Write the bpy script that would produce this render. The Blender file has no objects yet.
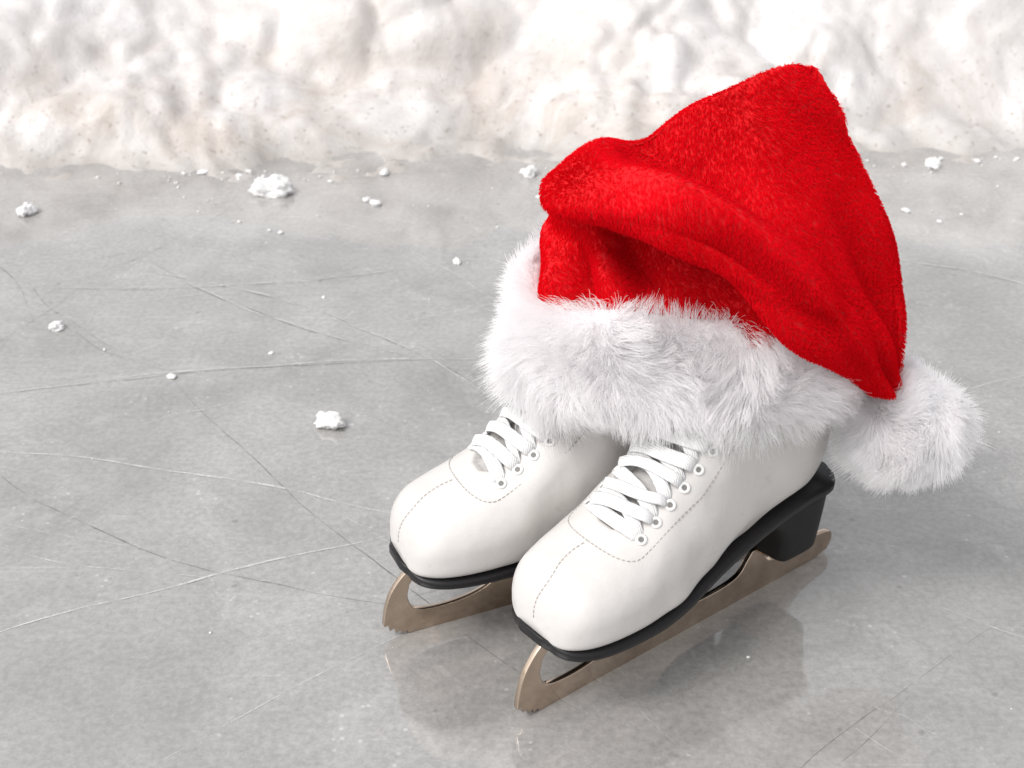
import bpy, bmesh, math, random
import numpy as np
from mathutils import Vector, Matrix, noise, kdtree

random.seed(7)
rng = np.random.default_rng(11)
scene = bpy.context.scene
COL = scene.collection

# ------------------------------------------------------------------ helpers
def link(ob, parent=None):
    COL.objects.link(ob)
    if parent is not None:
        ob.parent = parent
    return ob

def empty(name, loc=(0, 0, 0), rotz=0.0):
    e = bpy.data.objects.new(name, None)
    e.location = loc
    e.rotation_euler = (0, 0, rotz)
    e.empty_display_size = 0.05
    return link(e)

def mesh_obj(name, verts, faces, mats, parent=None, smooth=True, fmat=None):
    me = bpy.data.meshes.new(name)
    me.from_pydata([tuple(v) for v in verts], [], [tuple(f) for f in faces])
    for m in (mats if isinstance(mats, (list, tuple)) else [mats]):
        me.materials.append(m)
    if fmat is not None:
        me.polygons.foreach_set('material_index', fmat)
    me.polygons.foreach_set('use_smooth', [smooth] * len(me.polygons))
    me.validate()
    me.update()
    return link(bpy.data.objects.new(name, me), parent)

def fix_normals(ob):
    bm = bmesh.new(); bm.from_mesh(ob.data)
    bmesh.ops.recalc_face_normals(bm, faces=bm.faces)
    bm.to_mesh(ob.data); bm.free(); ob.data.update()

class NT:
    def __init__(self, name):
        self.m = bpy.data.materials.new(name)
        self.m.use_nodes = True
        self.t = self.m.node_tree
        self.t.nodes.clear()
        self.out = self.n('ShaderNodeOutputMaterial')
    def n(self, typ, **kw):
        nd = self.t.nodes.new(typ)
        for k, v in kw.items():
            setattr(nd, k, v)
        return nd
    def l(self, a, b):
        self.t.links.new(a, b)
    def coord(self, scale=(1, 1, 1), rot=(0, 0, 0)):
        tc = self.n('ShaderNodeTexCoord')
        mp = self.n('ShaderNodeMapping')
        mp.inputs['Scale'].default_value = scale
        mp.inputs['Rotation'].default_value = rot
        self.l(tc.outputs['Object'], mp.inputs['Vector'])
        return mp.outputs['Vector']
    def noise(self, vec, scale, detail=4, rough=0.55, dist=0.0):
        nd = self.n('ShaderNodeTexNoise')
        nd.inputs['Scale'].default_value = scale
        nd.inputs['Detail'].default_value = detail
        nd.inputs['Roughness'].default_value = rough
        nd.inputs['Distortion'].default_value = dist
        self.l(vec, nd.inputs['Vector'])
        return nd.outputs['Fac']
    def ramp(self, fac, stops):
        r = self.n('ShaderNodeValToRGB')
        els = r.color_ramp.elements
        while len(els) < len(stops):
            els.new(0.5)
        for e, (p, c) in zip(els, stops):
            e.position = p
            e.color = (c, c, c, 1) if isinstance(c, (int, float)) else (*c, 1)
        self.l(fac, r.inputs['Fac'])
        return r.outputs['Color']
    def mix(self, fac, a, b, mode='MIX'):
        m = self.n('ShaderNodeMix', data_type='RGBA', blend_type=mode)
        for s, v in ((m.inputs[0], fac), (m.inputs[6], a), (m.inputs[7], b)):
            if hasattr(v, 'links'):
                self.l(v, s)
            elif isinstance(v, (int, float)):
                s.default_value = v
            else:
                s.default_value = (*v, 1)
        return m.outputs[2]
    def math(self, op, a, b=0.0, clamp=False):
        m = self.n('ShaderNodeMath', operation=op, use_clamp=clamp)
        for s, v in ((m.inputs[0], a), (m.inputs[1], b)):
            if isinstance(v, (int, float)):
                s.default_value = v
            else:
                self.l(v, s)
        return m.outputs[0]
    def bump(self, h, strength, dist, prev=None):
        b = self.n('ShaderNodeBump')
        b.inputs['Strength'].default_value = strength
        b.inputs['Distance'].default_value = dist
        self.l(h, b.inputs['Height'])
        if prev is not None:
            self.l(prev, b.inputs['Normal'])
        return b.outputs['Normal']
    def principled(self, color, rough, normal=None, **kw):
        p = self.n('ShaderNodeBsdfPrincipled')
        if isinstance(color, (tuple, list)):
            p.inputs['Base Color'].default_value = (*color, 1)
        else:
            self.l(color, p.inputs['Base Color'])
        if isinstance(rough, (int, float)):
            p.inputs['Roughness'].default_value = rough
        else:
            self.l(rough, p.inputs['Roughness'])
        if normal is not None:
            self.l(normal, p.inputs['Normal'])
        for k, v in kw.items():
            p.inputs[k.replace('_', ' ')].default_value = v
        self.l(p.outputs[0], self.out.inputs['Surface'])
        return p

# ------------------------------------------------------------------ materials
def mat_ice():
    k = NT('ice')
    v = k.coord()
    big = k.noise(v, 2.2, 4, 0.62, 0.5)
    med = k.noise(v, 8, 6, 0.70, 0.5)
    fine = k.noise(v, 190, 2, 0.75)
    col = k.ramp(big, [(0.32, (0.290, 0.280, 0.266)), (0.68, (0.402, 0.391, 0.379))])
    c2 = k.ramp(med, [(0.28, 0.36), (0.5, 0.5), (0.74, 0.65)])
    col = k.mix(0.70, col, c2, 'OVERLAY')
    c3 = k.ramp(fine, [(0.22, 0.30), (0.78, 0.70)])
    col = k.mix(0.50, col, c3, 'OVERLAY')
    vv = k.coord((2.2, 190, 1), (0, 0, 0.42))
    sn = k.noise(vv, 1.0, 1, 0.5, 0.35)
    ln = k.ramp(sn, [(0.65, 0.0), (0.71, 1.0)])
    fac = k.math('MULTIPLY', k.math('MULTIPLY', ln, k.ramp(med, [(0.48, 0.0), (0.62, 1.0)])), 0.26)
    col = k.mix(fac, col, (0.58, 0.57, 0.56))
    vo = k.n('ShaderNodeTexVoronoi'); vo.inputs['Scale'].default_value = 120
    k.l(v, vo.inputs['Vector'])
    dots = k.ramp(vo.outputs['Distance'], [(0.10, 1.0), (0.22, 0.0)])
    fr = k.noise(v, 15, 5, 0.75, 0.6)
    sel = k.ramp(fr, [(0.53, 0.0), (0.63, 1.0)])
    col = k.mix(k.math('MULTIPLY', k.math('MULTIPLY', dots, sel), 0.6), col, (0.68, 0.675, 0.67))
    vo2 = k.n('ShaderNodeTexVoronoi'); vo2.inputs['Scale'].default_value = 26
    k.l(v, vo2.inputs['Vector'])
    dd = k.ramp(vo2.outputs['Distance'], [(0.035, 1.0), (0.075, 0.0)])
    col = k.mix(k.math('MULTIPLY', dd, 0.45), col, (0.13, 0.12, 0.11))
    fp = k.ramp(fr, [(0.55, 0.0), (0.72, 1.0)])
    col = k.mix(k.math('MULTIPLY', fp, 0.36), col, (0.56, 0.553, 0.546))
    rough = k.ramp(med, [(0.3, 0.03), (0.7, 0.12)])
    nm = k.bump(k.noise(v, 9, 2), 0.08, 0.004)
    nm = k.bump(k.noise(v, 60, 3, 0.65), 0.08, 0.0010, nm)
    p = k.principled(col, rough, nm, IOR=1.9)
    p.inputs['Specular IOR Level'].default_value = 0.85
    return k.m

def snow_nodes(k, dirty):
    v = k.coord()
    n1 = k.noise(v, 5, 4, 0.6, 0.5)
    if dirty:
        tc = k.n('ShaderNodeTexCoord')
        sx = k.n('ShaderNodeSeparateXYZ'); k.l(tc.outputs['Object'], sx.inputs[0])
        col = k.ramp(n1, [(0.3, (0.60, 0.573, 0.560)), (0.65, (0.75, 0.732, 0.726))])
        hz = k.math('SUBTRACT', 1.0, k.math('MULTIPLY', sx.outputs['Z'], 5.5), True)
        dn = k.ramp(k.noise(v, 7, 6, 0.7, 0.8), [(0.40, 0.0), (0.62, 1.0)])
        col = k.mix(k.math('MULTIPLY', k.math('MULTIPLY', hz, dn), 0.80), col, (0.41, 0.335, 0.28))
        dn2 = k.ramp(k.noise(v, 3.5, 6, 0.75, 1.2), [(0.50, 0.0), (0.7, 1.0)])
        col = k.mix(k.math('MULTIPLY', dn2, 0.50), col, (0.50, 0.435, 0.385))
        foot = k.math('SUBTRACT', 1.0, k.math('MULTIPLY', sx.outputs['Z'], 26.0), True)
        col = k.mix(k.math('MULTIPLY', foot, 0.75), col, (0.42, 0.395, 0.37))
        sp = k.ramp(k.noise(v, 130, 2, 0.6), [(0.62, 0.0), (0.70, 1.0)])
        col = k.mix(k.math('MULTIPLY', k.math('MULTIPLY', sp, hz), 0.55), col, (0.20, 0.15, 0.11))
    else:
        col = k.ramp(n1, [(0.3, (0.74, 0.725, 0.715)), (0.65, (0.84, 0.83, 0.825))])
    nm = k.bump(k.noise(v, 40, 4, 0.65), 0.30, 0.006)
    nm = k.bump(k.noise(v, 210, 2, 0.7), 0.36, 0.0020, nm)
    k.principled(col, 0.48, nm)
    return k.m

def mat_scratch(name, c, hi):
    k = NT(name)
    v = k.coord()
    a = k.ramp(k.noise(v, 34, 5, 0.78), [(0.36, 0.0), (0.58, hi)])
    p = k.principled(c, 0.5)
    k.l(a, p.inputs['Alpha'])
    return k.m

def mat_leather():
    k = NT('white_leather')
    v = k.coord()
    n = k.noise(v, 14, 5, 0.6)
    col = k.ramp(n, [(0.3, (0.600, 0.572, 0.547)), (0.7, (0.675, 0.652, 0.631))])
    sc = k.ramp(k.noise(k.coord((1, 2.5, 2)), 60, 5, 0.75, 1.0), [(0.60, 0.0), (0.74, 1.0)])
    col = k.mix(k.math('MULTIPLY', sc, 0.35), col, (0.40, 0.37, 0.34))
    nm = k.bump(k.noise(v, 20, 3), 0.45, 0.005)
    nm = k.bump(k.noise(v, 420, 3, 0.6), 0.26, 0.0006, nm)
    k.principled(col, k.ramp(k.noise(v, 30, 3), [(0.3, 0.28), (0.7, 0.44)]), nm)
    return k.m

def mat_simple(name, col, rough, bs=200, bstr=0.15, bd=0.0008, var=0.12, **kw):
    k = NT(name)
    v = k.coord()
    n = k.noise(v, bs * 0.2, 3, 0.6)
    lo = tuple(c * (1 - var) for c in col); hi = tuple(min(1, c * (1 + var)) for c in col)
    c = k.ramp(n, [(0.3, lo), (0.7, hi)])
    k.principled(c, rough, k.bump(k.noise(v, bs, 3, 0.65), bstr, bd), **kw)
    return k.m

def mat_lace():
    k = NT('lace_cotton')
    v = k.coord()
    w = k.n('ShaderNodeTexWave'); w.inputs['Scale'].default_value = 260
    w.inputs['Distortion'].default_value = 1.0
    k.l(v, w.inputs['Vector'])
    k.principled((0.76, 0.755, 0.75), 0.85, k.bump(w.outputs['Fac'], 0.5, 0.0006))
    return k.m

def mat_metal():
    k = NT('blade_steel')
    v = k.coord((6, 6, 60))
    n = k.noise(v, 12, 4, 0.6)
    v2 = k.coord()
    col = k.ramp(k.noise(v2, 25, 5, 0.6), [(0.3, (0.38, 0.285, 0.215)), (0.7, (0.70, 0.575, 0.46))])
    k.principled(col, k.ramp(n, [(0.3, 0.05), (0.7, 0.18)]), k.bump(n, 0.12, 0.0006), Metallic=1.0)
    return k.m

def mat_fur(name, c_lo, c_hi, trans=0.35, gloss=0.06, scale=25):
    k = NT(name)
    v = k.coord()
    n = k.noise(v, scale, 2, 0.6)
    col = k.ramp(n, [(0.3, c_lo), (0.7, c_hi)])
    d = k.n('ShaderNodeBsdfDiffuse'); k.l(col, d.inputs['Color'])
    t = k.n('ShaderNodeBsdfTranslucent'); k.l(col, t.inputs['Color'])
    g = k.n('ShaderNodeBsdfGlossy'); g.inputs['Roughness'].default_value = 0.45
    k.l(col, g.inputs['Color'])
    m = k.n('ShaderNodeMixShader'); m.inputs[0].default_value = trans
    k.l(d.outputs[0], m.inputs[1]); k.l(t.outputs[0], m.inputs[2])
    m2 = k.n('ShaderNodeMixShader'); m2.inputs[0].default_value = gloss
    k.l(m.outputs[0], m2.inputs[1]); k.l(g.outputs[0], m2.inputs[2])
    k.l(m2.outputs[0], k.out.inputs['Surface'])
    return k.m

M_ICE = mat_ice()
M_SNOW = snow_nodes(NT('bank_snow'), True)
M_CHUNK = snow_nodes(NT('clean_snow'), False)
M_SCR = mat_scratch('scratch_frost', (0.70, 0.695, 0.685), 0.72)
M_SCD = mat_scratch('scratch_groove', (0.14, 0.135, 0.13), 0.50)
M_LEA = mat_leather()
M_TON = mat_simple('tongue_fabric', (0.48, 0.465, 0.45), 0.85, 500, 0.3)
M_LACE = mat_lace()
M_SOLE = mat_simple('black_sole', (0.010, 0.009, 0.010), 0.40, 150, 0.12, Specular_IOR_Level=0.35)
M_HEEL = mat_simple('heel_leather', (0.012, 0.011, 0.011), 0.5, 90, 0.2, Specular_IOR_Level=0.25)
M_STI = mat_simple('stitch_thread', (0.40, 0.37, 0.34), 0.8)
M_HOLE = mat_simple('eyelet_hole', (0.18, 0.17, 0.16), 0.6)
M_EYE = mat_simple('eyelet_enamel', (0.72, 0.71, 0.69), 0.3)
M_STEEL = mat_metal()
M_RED = mat_simple('red_cloth', (0.62, 0.002, 0.006), 0.95, 300, 0.3)
M_REDF = mat_fur('red_plush', (0.68, 0.003, 0.008), (0.82, 0.006, 0.016), 0.30, 0.012, 16)
M_WBASE = mat_simple('trim_backing', (0.86, 0.84, 0.85), 0.95)
M_WFUR = mat_fur('white_fur', (0.955, 0.94, 0.945), (0.99, 0.982, 0.987), 0.50, 0.03)

# ------------------------------------------------------------------ ice ground
S = 150
ice = mesh_obj('ice_rink_ground', [(-S, -S, 0), (S, -S, 0), (S, S, 0), (-S, S, 0)], [(0, 1, 2, 3)], M_ICE, smooth=False)

def scratch(sv, sf, p0, p1, bend, w):
    p0 = np.array(p0); p1 = np.array(p1)
    d = p1 - p0; L = np.hypot(*d); n = np.array([-d[1], d[0]]) / L
    N = 60; b = len(sv); ph = random.random() * 6
    for i in range(N + 1):
        t = i / N
        jit = 0.0012 * noise.noise(Vector((t * L * 40, ph * 7, 0)))
        c = p0 + d * t + n * (bend * 4 * t * (1 - t) + 0.0014 * math.sin(t * 17 + ph) + jit)
        ww = w * (0.22 + 0.78 * math.sin(math.pi * t)) * max(.30, 0.80 + 0.8 * noise.noise(Vector((t * L * 60, ph * 3, 5))))
        for sgn in (-1, 1):
            q = c + n * ww * sgn * 0.5
            sv.append((q[0], q[1], 0.0006 if sv is SV1 else 0.0004))
        if i:
            a = b + 2 * i
            sf.append((a - 2, a - 1, a + 1, a))
SV1, SF1, SV2, SF2 = [], [], [], []
scr = [((-0.42, 1.32), (0.02, 1.0), 0.05, .0021), ((-0.50, 1.27), (-0.03, 1.34), -0.03, .0018),
       ((-0.45, 0.97), (-0.05, 0.86), 0.015, .0022), ((-0.47, 1.05), (0.0, 1.12), 0.02, .0020),
       ((-0.38, 1.33), (-0.08, 1.12), -0.02, .0017), ((-0.42, 0.70), (-0.06, 0.86), 0.008, .0020),
       ((0.27, 0.78), (0.50, 0.60), 0.01, .0013),
       ((0.33, 1.35), (0.62, 1.18), 0.03, .0018),
       ((0.28, 1.00), (0.60, 1.12), 0.02, .0015)]
for i, s_ in enumerate(scr):
    scratch(SV1, SF1, *s_)
    if i in (0, 1, 3, 4, 7):
        a, b, c, d = s_
        scratch(SV2, SF2, (a[0] + .004, a[1] - .003), (b[0] + .004, b[1] - .003), c, d * .9)
for i in range(210):
    a = random.uniform(-0.9, 1.2); L = random.uniform(.06, .6)
    x, y = random.uniform(-2.0, 2.0), random.uniform(-0.8, 1.5)
    q = (x, y), (x + L * math.cos(a), min(1.52, y + L * math.sin(a))), random.uniform(-.12, .12) * L, random.uniform(.0006, .0012)
    scratch(*( (SV1, SF1) if i % 2 else (SV2, SF2) ), *q)
mesh_obj('scratches', SV1, SF1, M_SCR, ice, False)
mesh_obj('grooves', SV2, SF2, M_SCD, ice, False)

# ------------------------------------------------------------------ snow bank
def axis(d0, d1, step, far, g=1.14):
    a = list(np.arange(d0, d1, step)); s = step
    while a[-1] < far:
        s *= g; a.append(a[-1] + s)
    return a
xr = axis(0, 0.95, 0.0060, 60)
xs = [-x for x in xr[:0:-1]] + xr
ss = axis(-0.12, 0.72, 0.0056, 80)
def edge_y(x):
    return 1.60 + 0.05 * noise.noise(Vector((x * 1.7, 3.1, 0))) + (0.04 * x if abs(x) < 2 else 0.08 * (1 if x > 0 else -1))
vv, ff = [], []
AL = math.radians(36)
def dome(d, r):
    q = d / r
    return max(0.0, 1 - q * q)
for x in xs:
    ey = edge_y(x)
    for s_ in ss:
        y = ey + s_
        sp = max(0.0, s_)
        if sp < 0.08:
            base = 0.9 * sp * sp / .16 + 0.10 * sp
        else:
            base = 0.044 + 0.40 * (1 - math.exp(-(sp - 0.08) / 0.46))
        P = Vector((x, y, base))
        Q = P + noise.noise_vector(P * 5) * 0.065
        A = min(1.0, sp / 0.16)
        far = 1.0 if sp < 3 else max(0.15, 3.0 / sp)
        dsp = A * 0.090 * noise.noise(Q * 2.6)
        d = noise.voronoi(Q * 4.6)[0]
        dsp += A * far * 0.060 * dome(d[0], .75) * (0.6 + 0.9 * noise.noise(P * 2.3)) - A * .018
        R_ = P + noise.noise_vector(P * 12) * 0.024
        d3 = noise.voronoi(R_ * 10)[0]
        dsp += min(1, sp / .06) * far * 0.031 * dome(d3[0], .70) * max(0.02, 0.45 + 1.4 * noise.noise(P * 3.1 + Vector((2, 7, 3))))
        d2 = noise.voronoi(R_ * 24)[0]
        m2 = max(0.0, noise.noise(P * 4.0 + Vector((5, 2, 1))) + 0.17)
        e = min(1, max(0, s_ + .08) / 0.10)
        dsp += e * far * 0.022 * (dome(d2[0], .7) - .3) * m2
        lowf = 1.0 - 0.45 * A
        dsp += e * far * lowf * (0.015 * noise.noise(Q * 13) + 0.0095 * noise.noise(Q * 30) + 0.0045 * noise.noise(Q * 70))
        foot = -0.007 * (1 - min(1, max(0, s_ + .12) / .17)) - 0.0012
        k = A
        nyv, nz = -math.sin(AL) * k, math.cos(AL) * k + (1 - k)
        vv.append((x + 0.010 * A * noise.noise(Q * 12 + Vector((9, 9, 9))), y + nyv * dsp, base + foot + nz * dsp))
ny = len(ss)
for i in range(len(xs) - 1):
    for j in range(ny - 1):
        a = i * ny + j
        ff.append((a, a + ny, a + ny + 1, a + 1))
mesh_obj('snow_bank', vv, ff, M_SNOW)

# ------------------------------------------------------------------ snow chunks and crumbs
def lump(verts, faces, c, size, seed, flat=0.6, sub=2):
    bm = bmesh.new()
    bmesh.ops.create_icosphere(bm, subdivisions=sub, radius=1.0)
    b = len(verts); o = Vector((seed * 3.7, seed * 1.3, seed * 0.7))
    rz = Matrix.Rotation(seed * 2.1, 3, 'Z')
    for v in bm.verts:
        n = v.co.normalized()
        r = 1 + 0.50 * noise.noise(n * 1.2 + o) + 0.32 * noise.noise(n * 2.6 + o) + 0.12 * noise.noise(n * 7 + o)
        p = rz @ Vector((n.x * r, n.y * r * 0.75, n.z * r * flat))
        verts.append((c[0] + p.x * size, c[1] + p.y * size, max(0.0002, c[2] + (p.z + flat * 0.55) * size)))
    for f in bm.faces:
        faces.append([b + v.index for v in f.verts])
    bm.free()
chunks = [(-.2754, 1.514, .021), (-.540, 1.455, .012), (-.430, 1.178, .0078), (-.1525, 1.0035, .0125),
          (.505, 1.595, .011), (.021, 1.57, .011), (-.154, 1.479, .006), (-.057, 1.324, .0050)]
for i, (x, y, s_) in enumerate(chunks):
    cv, cf = [], []
    lump(cv, cf, (0, 0, 0), s_, i + 1.3, 0.6, 4)
    if i == 0:
        lump(cv, cf, (-.010, -.004, 0), s_ * .62, 9.2, 0.8, 3); lump(cv, cf, (.013, .002, 0), s_ * .6, 5.2, 0.7, 3)
    o = mesh_obj('snow_chunk' if i == 0 else 'snow_chunk.%03d' % i, cv, cf, M_CHUNK)
    o.location = (x, y, 0)
cv, cf = [], []
for i in range(900):
    x = random.uniform(-1.6, 1.6)
    if noise.noise(Vector((x * 5, 0, 0))) < random.uniform(-.5, .4): continue
    off = random.expovariate(1 / 0.028)
    s_ = min(.008, 0.0007 + random.expovariate(1 / 0.0011))
    lump(cv, cf, (x, edge_y(x) - off + 0.0, 0), s_, i * 0.37, random.uniform(.35, .7), 1 if s_ < .003 else 2)
for i in range(300):
    x = random.uniform(-1.8, 1.8); y = 1.55 - abs(random.gauss(0, 0.45))
    lump(cv, cf, (x, y, 0), min(.0040, 0.0004 + random.expovariate(1 / 0.0006)), i * 0.53, 0.5, 1)
for (x, y, s_) in ((-.302, 1.086, .005), (-.25, 1.40, .004), (.44, 1.46, .006), (.47, 1.43, .004), (.50, 1.45, .003), (-.30, 1.43, .003), (.03, 1.50, .004), (-.22, 1.13, .003)):
    lump(cv, cf, (x, y, 0), s_, x * 40, 0.4, 2)
mesh_obj('snow_crumbs', cv, cf, M_CHUNK)

# ------------------------------------------------------------------ catmull
def catmull(P, sub):
    P = np.array(P, float)
    Q = np.vstack([2 * P[0] - P[1], P, 2 * P[-1] - P[-2]])
    out = []
    for i in range(1, len(Q) - 2):
        p0, p1, p2, p3 = Q[i - 1], Q[i], Q[i + 1], Q[i + 2]
        for j in range(sub):
            t = j / sub
            out.append(0.5 * ((2 * p1) + (-p0 + p2) * t + (2 * p0 - 5 * p1 + 4 * p2 - p3) * t * t + (-p0 + 3 * p1 - 3 * p2 + p3) * t ** 3))
    out.append(P[-1])
    return np.array(out)

# ------------------------------------------------------------------ boots
XM = lambda x: 0.009 + 0.930 * x
ST0 = [(.001, .061, .001, .070, .010), (.0025, .058, .003, .082, .021), (.008, .0565, .008, .0935, .0315),
      (.020, .0555, .018, .1020, .0395), (.038, .055, .033, .1075, .0440), (.060, .055, .051, .1140, .0460),
      (.082, .055, .069, .1230, .0455), (.106, .058, .087, .137, .0430), (.132, .065, .103, .151, .0395),
      (.160, .072, .117, .165, .0365), (.192, .078, .128, .179, .0340), (.225, .0835, .136, .192, .0335),
      (.250, .0865, .142, .204, .0340), (.262, .106, .146, .215, .0345), (.264, .132, .149, .226, .0350),
      (.258, .160, .151, .238, .0365), (.252, .190, .152, .250, .0375), (.251, .215, .152, .260, .039),
      (.253, .235, .152, .268, .040)]
ST = []
for i, (bx, bz, tx, tz, w) in enumerate(ST0):
    f = 0.93 if i < 9 else 0.93 + .07 * min(1, (i - 8) / 4)
    ST.append((XM(bx), bz + .0045, XM(tx), tz + .002, w * f))
D = catmull(ST, 10)
NS = len(D)
arcT = np.concatenate([[0], np.cumsum(np.hypot(np.diff(D[:, 2]), np.diff(D[:, 3])))])

def sect(t, th):
    t = min(max(t, 0), NS - 1.001); i = int(t); f = t - i
    bx, bz, tx, tz, w = D[i] * (1 - f) + D[i + 1] * f
    sh = min(1.0, max(0.0, (t / 10 - 8) / 5))
    c, s = math.cos(th), math.sin(th)
    k = 0.42 * (1 - sh) + 0.5 * sh
    cx, cz = bx + (tx - bx) * k, bz + (tz - bz) * k
    if c >= 0:
        pc = ps = 0.88
        fx, fz = cx + (tx - cx) * c ** pc, cz + (tz - cz) * c ** pc
    else:
        e = 0.5 * (1 - sh) + 0.9 * sh
        pc = ps = e
        a = (-c) ** pc
        fx, fz = cx + (bx - cx) * a, cz + (bz - cz) * a
    y = w * math.copysign(abs(s) ** ps, s) if abs(s) > 1e-9 else 0.0
    return Vector((fx, y, fz))

def snorm(t, th):
    a = sect(t + .6, th) - sect(t - .6, th)
    b = sect(t, th + .03) - sect(t, th - .03)
    n = a.cross(b)
    if n.length < 1e-12: return Vector((0, 0, 1))
    n.normalize()
    tt = min(max(t, 0), NS - 1.001); i = int(tt)
    c = Vector(((D[i][0] + D[i][2]) / 2, 0, (D[i][1] + D[i][3]) / 2))
    if n.dot(sect(t, th) - c) < 0: n = -n
    return n

def t_at(arc):
    return float(np.interp(arc, arcT, np.arange(NS)))
t_throat = float(np.interp(XM(.062), D[:60, 2], np.arange(60)))
arc0 = float(np.interp(t_throat, np.arange(NS), arcT))

def ymask(t, y):
    a = float(np.interp(t, np.arange(NS), arcT)) - arc0
    if a <= -.002: return 0
    hw = 0.0145 * min(1.0, math.sqrt(max(0, a + .002) / .012)) + 0.0020 * min(1, a / .1)
    return 1.0 if abs(y) < hw else (max(0.0, 1 - (abs(y) - hw) / 0.0012))

def sweep(verts, faces, pts, nrm, w, h, M=8):
    b = len(verts); n = len(pts)
    for i in range(n):
        tg = (pts[min(i + 1, n - 1)] - pts[max(i - 1, 0)]).normalized()
        N = (nrm[i] - tg * nrm[i].dot(tg)).normalized()
        Sd = tg.cross(N)
        for j in range(M):
            a = 2 * math.pi * j / M
            ca, sa = math.cos(a), math.sin(a)
            verts.append(pts[i] + Sd * (w / 2 * math.copysign(abs(ca) ** .6, ca)) + N * (h / 2 * math.copysign(abs(sa) ** .8, sa)))
    for i in range(n - 1):
        for j in range(M):
            faces.append((b + i * M + j, b + i * M + (j + 1) % M, b + (i + 1) * M + (j + 1) % M, b + (i + 1) * M + j))
    faces.append([b + j for j in range(M)][::-1]); faces.append([b + (n - 1) * M + j for j in range(M)])

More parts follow.
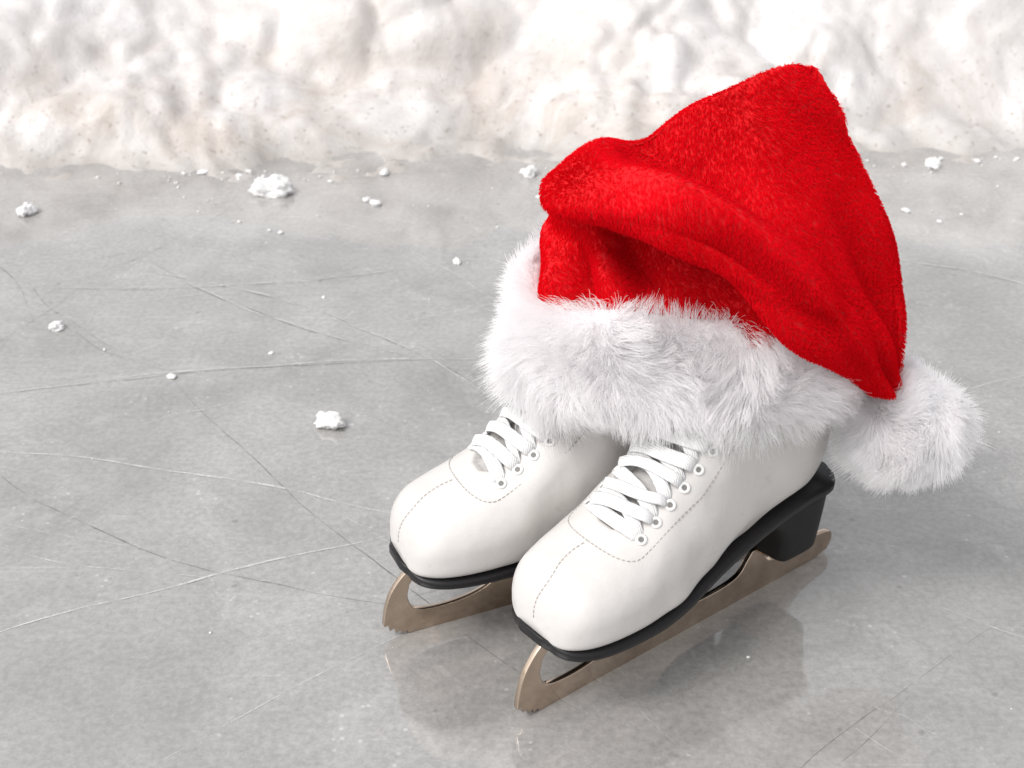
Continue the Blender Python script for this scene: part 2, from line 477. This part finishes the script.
def build_skate(name, loc, rot, seed):
    E = empty(name, loc, rot)
    M = 160
    V, F, FM = [], [], []
    ths = []
    for j in range(M):
        u = j / M * 2 - 1
        ths.append(math.pi * (0.72 * u + 0.28 * u ** 3))
    mask = []
    for i in range(NS):
        t = i
        for th in ths:
            p = sect(t, th)
            m = ymask(t, p.y) if abs(th) < 1.3 else 0
            if m > 0:
                p = p - snorm(t, th) * 0.0045 * m
            if 50 < i < 150 and abs(th) > .6:
                g = min(1, (abs(th) - .6) * 2) * min(1, (i - 50) / 20)
                p = p + snorm(t, th) * 0.0028 * g * noise.noise(Vector((t * .085, th * 1.6, seed * 5)))
            mask.append(m)
            V.append(p)
    for i in range(NS - 1):
        for j in range(M):
            a, b2 = i * M + j, i * M + (j + 1) % M
            F.append((a, b2, b2 + M, a + M))
            FM.append(1 if mask[a] > .5 and mask[b2] > .5 else 0)
    F.append(list(range(M))[::-1]); FM.append(0)
    up = mesh_obj('boot_upper', V, F, [M_LEA, M_TON], E, True, FM)
    fix_normals(up)
    # ---- outsole
    V, F = [], []
    prof = []
    for i in range(0, 121, 2):
        bx, bz, tx, tz, w = D[i]
        k = i / 120
        prof.append([bx, bz, w * (0.962 - 0.07 * k) + 0.0013])
    prof = np.array(prof)
    prof[0, 0] -= .0028; prof[0, 2] = 0.010
    prof[1, 0] -= .0019; prof[2, 0] -= .0013
    tail = [(XM(.256), .0900, .0280), (XM(.2605), .0910, .0230), (XM(.2635), .0915, .0150), (XM(.2645), .0915, .006)]
    prof = np.vstack([prof[prof[:, 0] < XM(.252)], tail])
    ringw = [(.86, .0030), (1.0, .0018), (1.010, .0003), (1.0, -.0028), (.955, -.0040), (.4, -.0040)]
    for (x, z, hw) in prof:
        z = max(z, .0592)
        for f_, dz in ringw: V.append((x, -hw * f_, z + dz))
        for f_, dz in ringw[::-1]: V.append((x, hw * f_, z + dz))
    R = len(ringw) * 2
    for i in range(len(prof) - 1):
        for j in range(R):
            a, b2 = i * R + j, i * R + (j + 1) % R
            F.append((a, b2, b2 + R, a + R))
    F.append(list(range(R))); F.append([(len(prof) - 1) * R + j for j in range(R)][::-1])
    so = mesh_obj('outsole', V, F, M_SOLE, E); fix_normals(so)
    # ---- heel block
    V, F = [], []
    NZ, NA = 14, 40
    for kz in range(NZ + 1):
        q = kz / NZ
        z0 = 0.0375
        xf = XM(0.212 - 0.026 * q ** 2.8)
        xb = XM(0.256 + 0.0065 * q)
        hw = 0.0240 + 0.0035 * q
        for j in range(NA):
            a = 2 * math.pi * j / NA
            ca, sa = math.cos(a), math.sin(a)
            X = (xf + xb) / 2 + (xb - xf) / 2 * math.copysign(abs(ca) ** (.62 if ca > 0 else .25), ca)
            Y = hw * math.copysign(abs(sa) ** .42, sa)
            zt = float(np.interp(X, D[:121, 0], D[:121, 1])) - 0.0036
            V.append((X, Y, z0 + (zt - z0) * q))
    for kz in range(NZ):
        for j in range(NA):
            a, b2 = kz * NA + j, kz * NA + (j + 1) % NA
            F.append((a, b2, b2 + NA, a + NA))
    F.append(list(range(NA))); F.append([NZ * NA + j for j in range(NA)][::-1])
    he = mesh_obj('heel', V, F, M_HEEL, E); fix_normals(he)
    bv = he.modifiers.new('b', 'BEVEL'); bv.width = .0008; bv.segments = 2; bv.limit_method = 'ANGLE'
    # ---- blade
    cu = bpy.data.curves.new('blade', 'CURVE'); cu.dimensions = '2D'; cu.fill_mode = 'BOTH'
    cu.extrude = 0.0015; cu.bevel_depth = 0.0005; cu.bevel_resolution = 1
    def poly(pts):
        sp = cu.splines.new('POLY'); sp.points.add(len(pts) - 1)
        for q, p in zip(sp.points, pts): q.co = (p[0], p[1] + max(0, p[1] - .02) * .175, 0, 1)
        sp.use_cyclic_u = True
    outer = [(.014, .0006), (.0125, .0035), (.0098, .0015), (.0085, .0052), (.0055, .0035), (.0045, .0078), (.0012, .0068), (.0005, .0115), (-.0028, .0112)]
    front = catmull([(-.0030, .0125), (-.0015, .022), (.0025, .033), (.010, .0425), (.018, .0490)], 5).tolist()
    top = [(.10, .0490)] + catmull([(.104, .0485), (.110, .040), (.118, .029), (.130, .0215), (.150, .0190), (.175, .0190), (.190, .0220), (.198, .0300), (.202, .0345)], 5).tolist() + [(.244, .0345)] \
        + catmull([(.248, .0335), (.254, .026), (.266, .0215), (.280, .0195), (.2855, .0165), (.2865, .0100), (.283, .0035)], 4).tolist()
    bot = [(.27, .0008), (.22, .0), (.14, .0), (.06, .0)]
    poly(outer + front + top + bot)
    hole = catmull([(.0155, .0375), (.0140, .028), (.020, .0185), (.038, .0155), (.060, .0175), (.078, .0250), (.089, .0370), (.085, .0430), (.060, .0440), (.035, .0440), (.0215, .0430), (.0155, .0375)], 5).tolist()[:-1]
    poly(hole)
    hole2 = catmull([(.213, .0275), (.220, .0215), (.230, .0215), (.238, .0275), (.232, .0300), (.220, .0300), (.213, .0275)], 5).tolist()[:-1]
    poly(hole2)
    co = bpy.data.objects.new('blade_curve', cu); COL.objects.link(co)
    dg = bpy.context.evaluated_depsgraph_get()
    me = bpy.data.meshes.new_from_object(co.evaluated_get(dg))
    bpy.data.objects.remove(co)
    me.name = 'blade'
    me.materials.clear(); me.materials.append(M_STEEL)
    me.transform(Matrix.Rotation(math.radians(90), 4, 'X'))
    link(bpy.data.objects.new('blade', me), E)
    def plate(nm, x0, x1, z, wf, wb):
        V = []
        for q in (0, 1):
            zz = z - .0016 * (1 - q)
            n = 24
            for j in range(n):
                a = 2 * math.pi * j / n
                ca, sa = math.cos(a), math.sin(a)
                X = (x0 + x1) / 2 + (x1 - x0) / 2 * math.copysign(abs(ca) ** .6, ca)
                wq = wf + (wb - wf) * (X - x0) / (x1 - x0)
                V.append((X, wq * math.copysign(abs(sa) ** .6, sa), zz))
        F = [(j, (j + 1) % n, n + (j + 1) % n, n + j) for j in range(n)] + [list(range(n)), list(range(n, 2 * n))]
        o = mesh_obj(nm, V, F, M_STEEL, E, False); fix_normals(o)
    plate('sole_plate', .018, .108, .0546, .020, .015)
    plate('heel_plate', .206, .242, .0372, .016, .016)
    # ---- laces
    rows = [t_at(arc0 + .006 + .0140 * i) for i in range(9)]
    def th_for(t, ytar):
        w = float(np.interp(t, np.arange(NS), D[:, 4]))
        ytar = min(ytar, w * .86)
        return math.asin((ytar / w) ** (1 / .88))
    th_e = [th_for(t, .0220) for i, t in enumerate(rows)]
    LV, LF = [], []
    rr = random.Random(seed)
    def lace(t0, a0, t1, a1, lift, w=.0088):
        pts, nr = [], []
        K = 18
        skew = rr.uniform(-2.0, 2.0)
        for i in range(K + 1):
            q = i / K
            t = t0 + (t1 - t0) * (q + 0.05 * math.sin(2 * math.pi * q)) + skew * math.sin(math.pi * q)
            a = a0 + (a1 - a0) * q
            N = snorm(t, a)
            e = min(1, math.sin(math.pi * q) * 3.2)
            pts.append(sect(t, a) + N * (-.0010 + (lift + .0012) * e))
            tw = 0.35 * math.sin(q * 5 + seed + t0)
            nr.append((N + Vector((0.0, tw, 0.1 * tw))).normalized())
        sweep(LV, LF, pts, nr, w * rr.uniform(.85, 1.08), .0021)
    lace(rows[0], -th_e[0], rows[0], th_e[0], .0018)
    for i in range(8):
        lace(rows[i], -th_e[i] * .98, rows[i + 1], th_e[i + 1] * 1.02, .0024)
        lace(rows[i], th_e[i] * .98, rows[i + 1], -th_e[i + 1] * 1.02, .0046)
    lo = mesh_obj('laces', LV, LF, M_LACE, E); fix_normals(lo)
    # ---- eyelets
    EV, EF, HV, HF = [], [], [], []
    for i, t in enumerate(rows):
        for sg in (-1, 1):
            th = th_for(t, .0243) * sg
            c = sect(t, th); N = snorm(t, th)
            u = N.orthogonal().normalized(); v = N.cross(u)
            b = len(EV); n1, n2 = 18, 8
            for p in range(n1):
                a = 2 * math.pi * p / n1
                r0 = u * math.cos(a) + v * math.sin(a)
                for q in range(n2):
                    bb = 2 * math.pi * q / n2
                    EV.append(c + N * .0003 + r0 * (.0027 + .0011 * math.cos(bb)) + N * .0008 * math.sin(bb))
            for p in range(n1):
                for q in range(n2):
                    EF.append((b + p * n2 + q, b + ((p + 1) % n1) * n2 + q, b + ((p + 1) % n1) * n2 + (q + 1) % n2, b + p * n2 + (q + 1) % n2))
            b = len(HV)
            for p in range(n1):
                a = 2 * math.pi * p / n1
                HV.append(c + N * .00035 + (u * math.cos(a) + v * math.sin(a)) * .0019)
            HF.append([b + p for p in range(n1)])
    mesh_obj('eyelets', EV, EF, M_EYE, E); mesh_obj('eyelet_holes', HV, HF, M_HOLE, E, False)
    # ---- stitching
    SV, SF = [], []
    def stitch(path):
        pts = [sect(t, a) + snorm(t, a) * .0001 for t, a in path]
        nr = [snorm(t, a) for t, a in path]
        L = [0]
        for i in range(1, len(pts)): L.append(L[-1] + (pts[i] - pts[i - 1]).length)
        s = 0.0
        def at(s):
            i = min(np.searchsorted(L, s), len(L) - 1); i = max(i, 1)
            f = (s - L[i - 1]) / max(1e-9, L[i] - L[i - 1])
            return pts[i - 1].lerp(pts[i], f), nr[i]
        while s + .0022 < L[-1]:
            a, n0 = at(s); c, _ = at(s + .0020)
            sweep(SV, SF, [a, c], [n0, n0], .0007, .0007, 6)
            s += .0032
    stitch([(t, 0.035 * math.sin(t * .2)) for t in np.linspace(3, t_throat - 9, 60)])
    for sg in (-1, 1):
        pth = []
        for q in np.linspace(0, 1, 30):
            a = q * math.pi / 2
            t = t_throat - 9 * math.cos(a)
            pth.append((t, sg * th_for(t, .0310) * math.sin(a)))
        for t in np.linspace(t_throat, 165, 120)[1:]:
            pth.append((t, sg * th_for(t, .0310)))
        stitch(pth)
    mesh_obj('stitching', SV, SF, M_STI, E)
    return E

build_skate('ice_skate', (.0050, .6560, 0), math.radians(38.0), 1.0)
build_skate('ice_skate.001', (-.0830, .7340, 0), math.radians(24.0), 2.0)

# ------------------------------------------------------------------ hair utility
def vfield(P, freq, seed, octv=2):
    r = np.random.default_rng(seed); out = np.zeros_like(P); amp = 1.0
    for o in range(octv):
        for c in range(3):
            for _ in range(4):
                k = r.normal(size=3); k = k / np.linalg.norm(k) * freq * (0.7 + 0.6 * r.random())
                out[:, c] += amp * np.sin(P @ k + r.random() * 6.28) / 2
        freq *= 2.1; amp *= .55
    return out
def sfield(P, freq, seed, octv=2):
    return vfield(P, freq, seed, octv)[:, 0]
def norm(a):
    return a / np.maximum(1e-12, np.linalg.norm(a, axis=1, keepdims=True))

def sample(ob, n):
    me = ob.data; me.calc_loop_triangles()
    nt = len(me.loop_triangles)
    tri = np.empty(nt * 3, int); me.loop_triangles.foreach_get('vertices', tri); tri = tri.reshape(-1, 3)
    co = np.empty(len(me.vertices) * 3); me.vertices.foreach_get('co', co); co = co.reshape(-1, 3)
    no = np.empty(len(me.vertices) * 3); me.vertices.foreach_get('normal', no); no = no.reshape(-1, 3)
    a, b, c = co[tri[:, 0]], co[tri[:, 1]], co[tri[:, 2]]
    ar = np.linalg.norm(np.cross(b - a, c - a), axis=1); ar /= ar.sum()
    k = rng.choice(nt, n, p=ar)
    u, v = rng.random(n), rng.random(n)
    f = u + v > 1; u[f] = 1 - u[f]; v[f] = 1 - v[f]
    w = 1 - u - v
    P = a[k] * w[:, None] + b[k] * u[:, None] + c[k] * v[:, None]
    N = norm(no[tri[k, 0]] * w[:, None] + no[tri[k, 1]] * u[:, None] + no[tri[k, 2]] * v[:, None])
    return P, N

def hair(name, P, dirs, bend, length, r0, r1, mat, parent, K=5, clump=0.0, nclump=0):
    n = len(P)
    t = np.linspace(0, 1, K)
    pts = P[:, None, :] + (dirs[:, None, :] * t[None, :, None] + bend[:, None, :] * (t ** 2)[None, :, None]) * length[:, None, None]
    if clump > 0:
        ci = rng.choice(n, nclump, replace=False)
        kd = kdtree.KDTree(nclump)
        for i, q in enumerate(ci): kd.insert(P[q], i)
        kd.balance()
        near = np.array([kd.find(p)[1] for p in P])
        cp = pts[ci][near]
        wgt = clump * (t ** 1.4)[None, :, None] * rng.uniform(.3, 1.0, n)[:, None, None]
        pts = pts * (1 - wgt) + cp * wgt
    cu = bpy.data.hair_curves.new(name)
    cu.add_curves([K] * n)
    cu.attributes['position'].data.foreach_set('vector', pts.astype(np.float32).ravel())
    ra = cu.attributes.get('radius') or cu.attributes.new('radius', 'FLOAT', 'POINT')
    rad = (r0 + (r1 - r0) * t ** 1.3)[None, :] * np.ones((n, 1))
    ra.data.foreach_set('value', rad.astype(np.float32).ravel())
    cu.materials.append(mat)
    return link(bpy.data.objects.new(name, cu), parent)

# ------------------------------------------------------------------ santa hat
HAT = empty('santa_hat', (0, 0, 0))
HC = np.array([.114, .800]); RA = math.radians(6)
RX, RY = .104, .075
def ring(phi, rx, ry, n=2.35):
    c, s = np.cos(phi), np.sin(phi)
    x = rx * np.sign(c) * np.abs(c) ** (2 / n); y = ry * np.sign(s) * np.abs(s) ** (2 / n)
    return x * math.cos(RA) - y * math.sin(RA), x * math.sin(RA) + y * math.cos(RA)
NB = 120
secp = [(0, .173), (.006, .169), (.011, .175), (.0145, .188), (.016, .206), (.0145, .223), (.011, .237), (.006, .244), (0, .241), (-.003, .205)]
V, F = [], []
for i in range(NB):
    ph = 2 * math.pi * i / NB
    for dr, z in secp:
        x, y = ring(np.array(ph), RX + dr - .008, RY + dr - .008)
        wob = 0.004 * math.sin(3 * ph + 1) + 0.003 * math.sin(5 * ph)
        V.append((HC[0] + x, HC[1] + y, z + wob + 0.004 * math.cos(ph)))
m_ = len(secp)
for i in range(NB):
    for j in range(m_):
        a, b = i * m_ + j, i * m_ + (j + 1) % m_
        a2, b2 = ((i + 1) % NB) * m_ + j, ((i + 1) % NB) * m_ + (j + 1) % m_
        F.append((a, a2, b2, b))
trim = mesh_obj('fur_trim', V, F, M_WBASE, HAT); fix_normals(trim)
trim.data.update()
P, N = sample(trim, 92000)
out = P[:, :2] - HC
keep = (N[:, :2] * out).sum(1) > -0.003
P, N = P[keep], N[keep]; n = len(P)
tang = norm(np.stack([-(P[:, 1] - HC[1]), P[:, 0] - HC[0], np.zeros(n)], 1))
fl = vfield(P, 45, 3, 2)
d = norm(N * 1.0 + fl * .46 + rng.normal(size=(n, 3)) * .22 + np.array([0, 0, -.12]) + tang * 0.1)
bend = np.array([0, 0, -.32]) + tang * .1 + vfield(P, 75, 5, 2) * .42 + rng.normal(size=(n, 3)) * .12
L = (0.0162 + 0.0028 * sfield(P, 60, 9)) * (rng.uniform(.48, 1.08, n) + .16 * (rng.random(n) > .93))
# the fur is pressed flat where the red flap lies on it
press = np.clip((P[:, 0] - .165) / .03, 0, 1) * np.clip((P[:, 2] - .195) / .02, 0, 1)
L = L * (1 - .72 * press)
hair('trim_fur', P, d, bend, L, .00017, .00004, M_WFUR, HAT, 5, .66, 2900)

def v3(*a): return np.array(a, float)
secs = []
secs.append((v3(.120, .800, .226), v3(.092, .010, 0), v3(-.008, .068, 0)))
secs.append((v3(.121, .801, .248), v3(.090, .010, .003), v3(-.008, .064, .002)))
secs.append((v3(.118, .806, .270), v3(.086, .012, .008), v3(-.006, .055, .006)))
secs.append((v3(.111, .812, .296), v3(.080, .022, .018), v3(-.006, .038, .014)))
LR = [((.0175, .768, .3080), (.184, .838, .3610), .021),
      ((.0185, .742, .3065), (.1970, .828, .3460), .024),
      ((.0410, .715, .3120), (.2080, .816, .320), .026),
      ((.0700, .699, .3130), (.2180, .802, .291), .024),
      ((.1000, .693, .3000), (.2245, .793, .260), .022),
      ((.1375, .698, .2710), (.2310, .785, .234), .019),
      ((.1725, .714, .2370), (.2380, .780, .209), .016),
      ((.2000, .732, .2065), (.2440, .775, .190), .012),
      ((.2230, .750, .1800), (.2490, .772, .172), .009)]
nrmB = [v3(-.10, .35, 1), v3(-.15, -.25, 1), v3(-.20, -.60, .8)]
for i, (l, r, th) in enumerate(LR):
    l, r = np.array(l), np.array(r)
    A = (r - l) / 2
    if i < 3:
        nb = nrmB[i]
    else:
        ax = (np.array(LR[min(i + 1, len(LR) - 1)][0]) + LR[min(i + 1, len(LR) - 1)][1]) / 2 - (np.array(LR[i - 1][0]) + LR[i - 1][1]) / 2
        nb = np.cross(A, ax)
        if nb[1] > 0: nb = -nb
    nb = nb - A * (nb @ A) / (A @ A)
    nb /= np.linalg.norm(nb)
    secs.append(((l + r) / 2, A, nb * th))
flat = catmull([np.concatenate(s_) for s_ in secs], 12)
MH = 180
phi = np.linspace(0, 2 * np.pi, MH, endpoint=False)
V = []
nst = len(flat)
for i, row in enumerate(flat):
    C, A, B = row[:3], row[3:6], row[6:9]
    c, s = np.cos(phi), np.sin(phi)
    e = 2 / 2.2
    cc = np.sign(c) * np.abs(c) ** e; s_ = np.sign(s) * np.abs(s) ** e
    flap = min(1, max(0, (i - 34) / 14))
    late = min(1, max(0, (i - 52) / 14))
    top = np.clip(s * 3, 0, 1)
    cv_ = -.36 + .10 * late
    thin = 1 - flap * top * (.60 + .14 * late) / (1 + np.exp(-(c - cv_) / .055))
    thin = thin + flap * top * ((.16 + .18 * late) * np.exp(-((c + .62) / .18) ** 2) - (.08 + .40 * late) * np.exp(-((c - cv_ - .10) / .09) ** 2)
                                + .30 * late * np.exp(-((c - .30) / .2) ** 2) + .32 * (1 - late) * np.exp(-((c - .80) / .25) ** 2))
    P_ = C + cc[:, None] * A + (s_ * thin)[:, None] * B
    V.append(P_)
V = np.array(V)
G = np.roll(V, -1, 1) - np.roll(V, 1, 1)
T = np.gradient(V, axis=0)
Nn = np.cross(G, T); Nn /= np.maximum(1e-12, np.linalg.norm(Nn, axis=2, keepdims=True))
cen = V.mean(1, keepdims=True)
if ((V - cen) * Nn).sum() < 0: Nn = -Nn
flatV = V.reshape(-1, 3)
sf1 = sfield(flatV, 38, 21, 2)
amp = 0.0044 * sf1 - 0.0026 * np.exp(-(sfield(flatV, 34, 77, 1) / .18) ** 2)
kk = np.repeat(np.arange(nst) / (nst - 1), MH)
ph2 = np.tile(phi, nst)
ple = 0.0100 * np.exp(-((kk - .14) / .12) ** 2) * (np.sin(8 * ph2 + 10 * kk) + .5 * np.sin(13 * ph2 + 1))
fold = 0.0046 * np.clip((kk - .4) * 4, 0, 1) * np.clip((1 - kk) * 5, 0, 1) * np.sin(ph2 * 4.0 + 9 * kk)
amp = amp * np.clip((1 - kk) * 6, .2, 1) + ple + fold
V = flatV + Nn.reshape(-1, 3) * amp[:, None]
F = []
for i in range(nst - 1):
    for j in range(MH):
        a, b = i * MH + j, i * MH + (j + 1) % MH
        F.append((a, b, b + MH, a + MH))
F.append([(nst - 1) * MH + j for j in range(MH)])
body = mesh_obj('hat_body', V, F, M_RED, HAT); fix_normals(body)
P, N = sample(body, 185000)
n = len(P)
flow = norm(vfield(P, 14, 31, 1) * .5 + np.array([.45, -.25, -.8]))
d = norm(N * .85 + flow * .65 + vfield(P, 80, 33, 1) * .16 + rng.normal(size=(n, 3)) * .10)
bend = flow * .22 + rng.normal(size=(n, 3)) * .05
L = 0.0026 * rng.uniform(.8, 1.12, n)
hair('body_plush', P, d, bend, L, .00024, .00011, M_REDF, HAT, 3, .15, 16000)

# pompom
PC = np.array([.2515, .772, .1440])
bm = bmesh.new(); bmesh.ops.create_icosphere(bm, subdivisions=4, radius=.0265)
me = bpy.data.meshes.new('pompom_core'); bm.to_mesh(me); bm.free()
me.transform(Matrix.Translation(PC)); me.materials.append(M_WBASE)
me.polygons.foreach_set('use_smooth', [True] * len(me.polygons))
core = link(bpy.data.objects.new('pompom_core', me), HAT)
P, N = sample(core, 44000); n = len(P)
d = norm(N + vfield(P, 120, 41, 2) * .30 + rng.normal(size=(n, 3)) * .20)
bend = np.array([0, 0, -.18]) + vfield(P, 160, 43, 2) * .24 + rng.normal(size=(n, 3)) * .12
L = 0.0205 * (rng.uniform(.6, 1.05, n) + .12 * (rng.random(n) > .93))
hair('pompom_fur', P, d, bend, L, .00017, .00004, M_WFUR, HAT, 5, .62, 1300)

# ------------------------------------------------------------------ light: bright overcast
w = bpy.data.worlds.new('World'); scene.world = w; w.use_nodes = True
nt = w.node_tree; nt.nodes.clear()
sky = nt.nodes.new('ShaderNodeTexSky'); sky.sky_type = 'NISHITA'; sky.sun_disc = False
EL, AZ = math.radians(52), math.radians(-125)
sky.sun_elevation = EL; sky.sun_rotation = AZ
sky.dust_density = 3.0; sky.air_density = 1.0
hs = nt.nodes.new('ShaderNodeHueSaturation'); hs.inputs['Saturation'].default_value = 0.12
hs.inputs['Value'].default_value = 1.5
bg = nt.nodes.new('ShaderNodeBackground'); bg.inputs['Strength'].default_value = 0.15
wo = nt.nodes.new('ShaderNodeOutputWorld')
nt.links.new(sky.outputs[0], hs.inputs['Color']); nt.links.new(hs.outputs[0], bg.inputs['Color']); nt.links.new(bg.outputs[0], wo.inputs[0])
sl = bpy.data.lights.new('sun', 'SUN'); sl.energy = 1.15; sl.angle = math.radians(16); sl.color = (1, .965, .93)
so = bpy.data.objects.new('sun', sl); COL.objects.link(so)
dirv = Vector((math.sin(AZ) * math.cos(EL), math.cos(AZ) * math.cos(EL), math.sin(EL)))
so.rotation_euler = dirv.to_track_quat('Z', 'Y').to_euler()
so.location = (0, 0, 5)

# ------------------------------------------------------------------ camera
cam = bpy.data.cameras.new('camera'); cam.lens = 49.5; cam.sensor_width = 36
cam.clip_start = 0.02; cam.clip_end = 500
cam.dof.use_dof = True; cam.dof.focus_distance = 0.90; cam.dof.aperture_fstop = 13
cob = bpy.data.objects.new('camera', cam); COL.objects.link(cob)
cob.location = (0, 0, .62); cob.rotation_euler = (math.radians(60), 0, 0)
scene.camera = cob
scene.view_settings.view_transform = 'Standard'
scene.view_settings.look = 'None'
scene.view_settings.exposure = 0
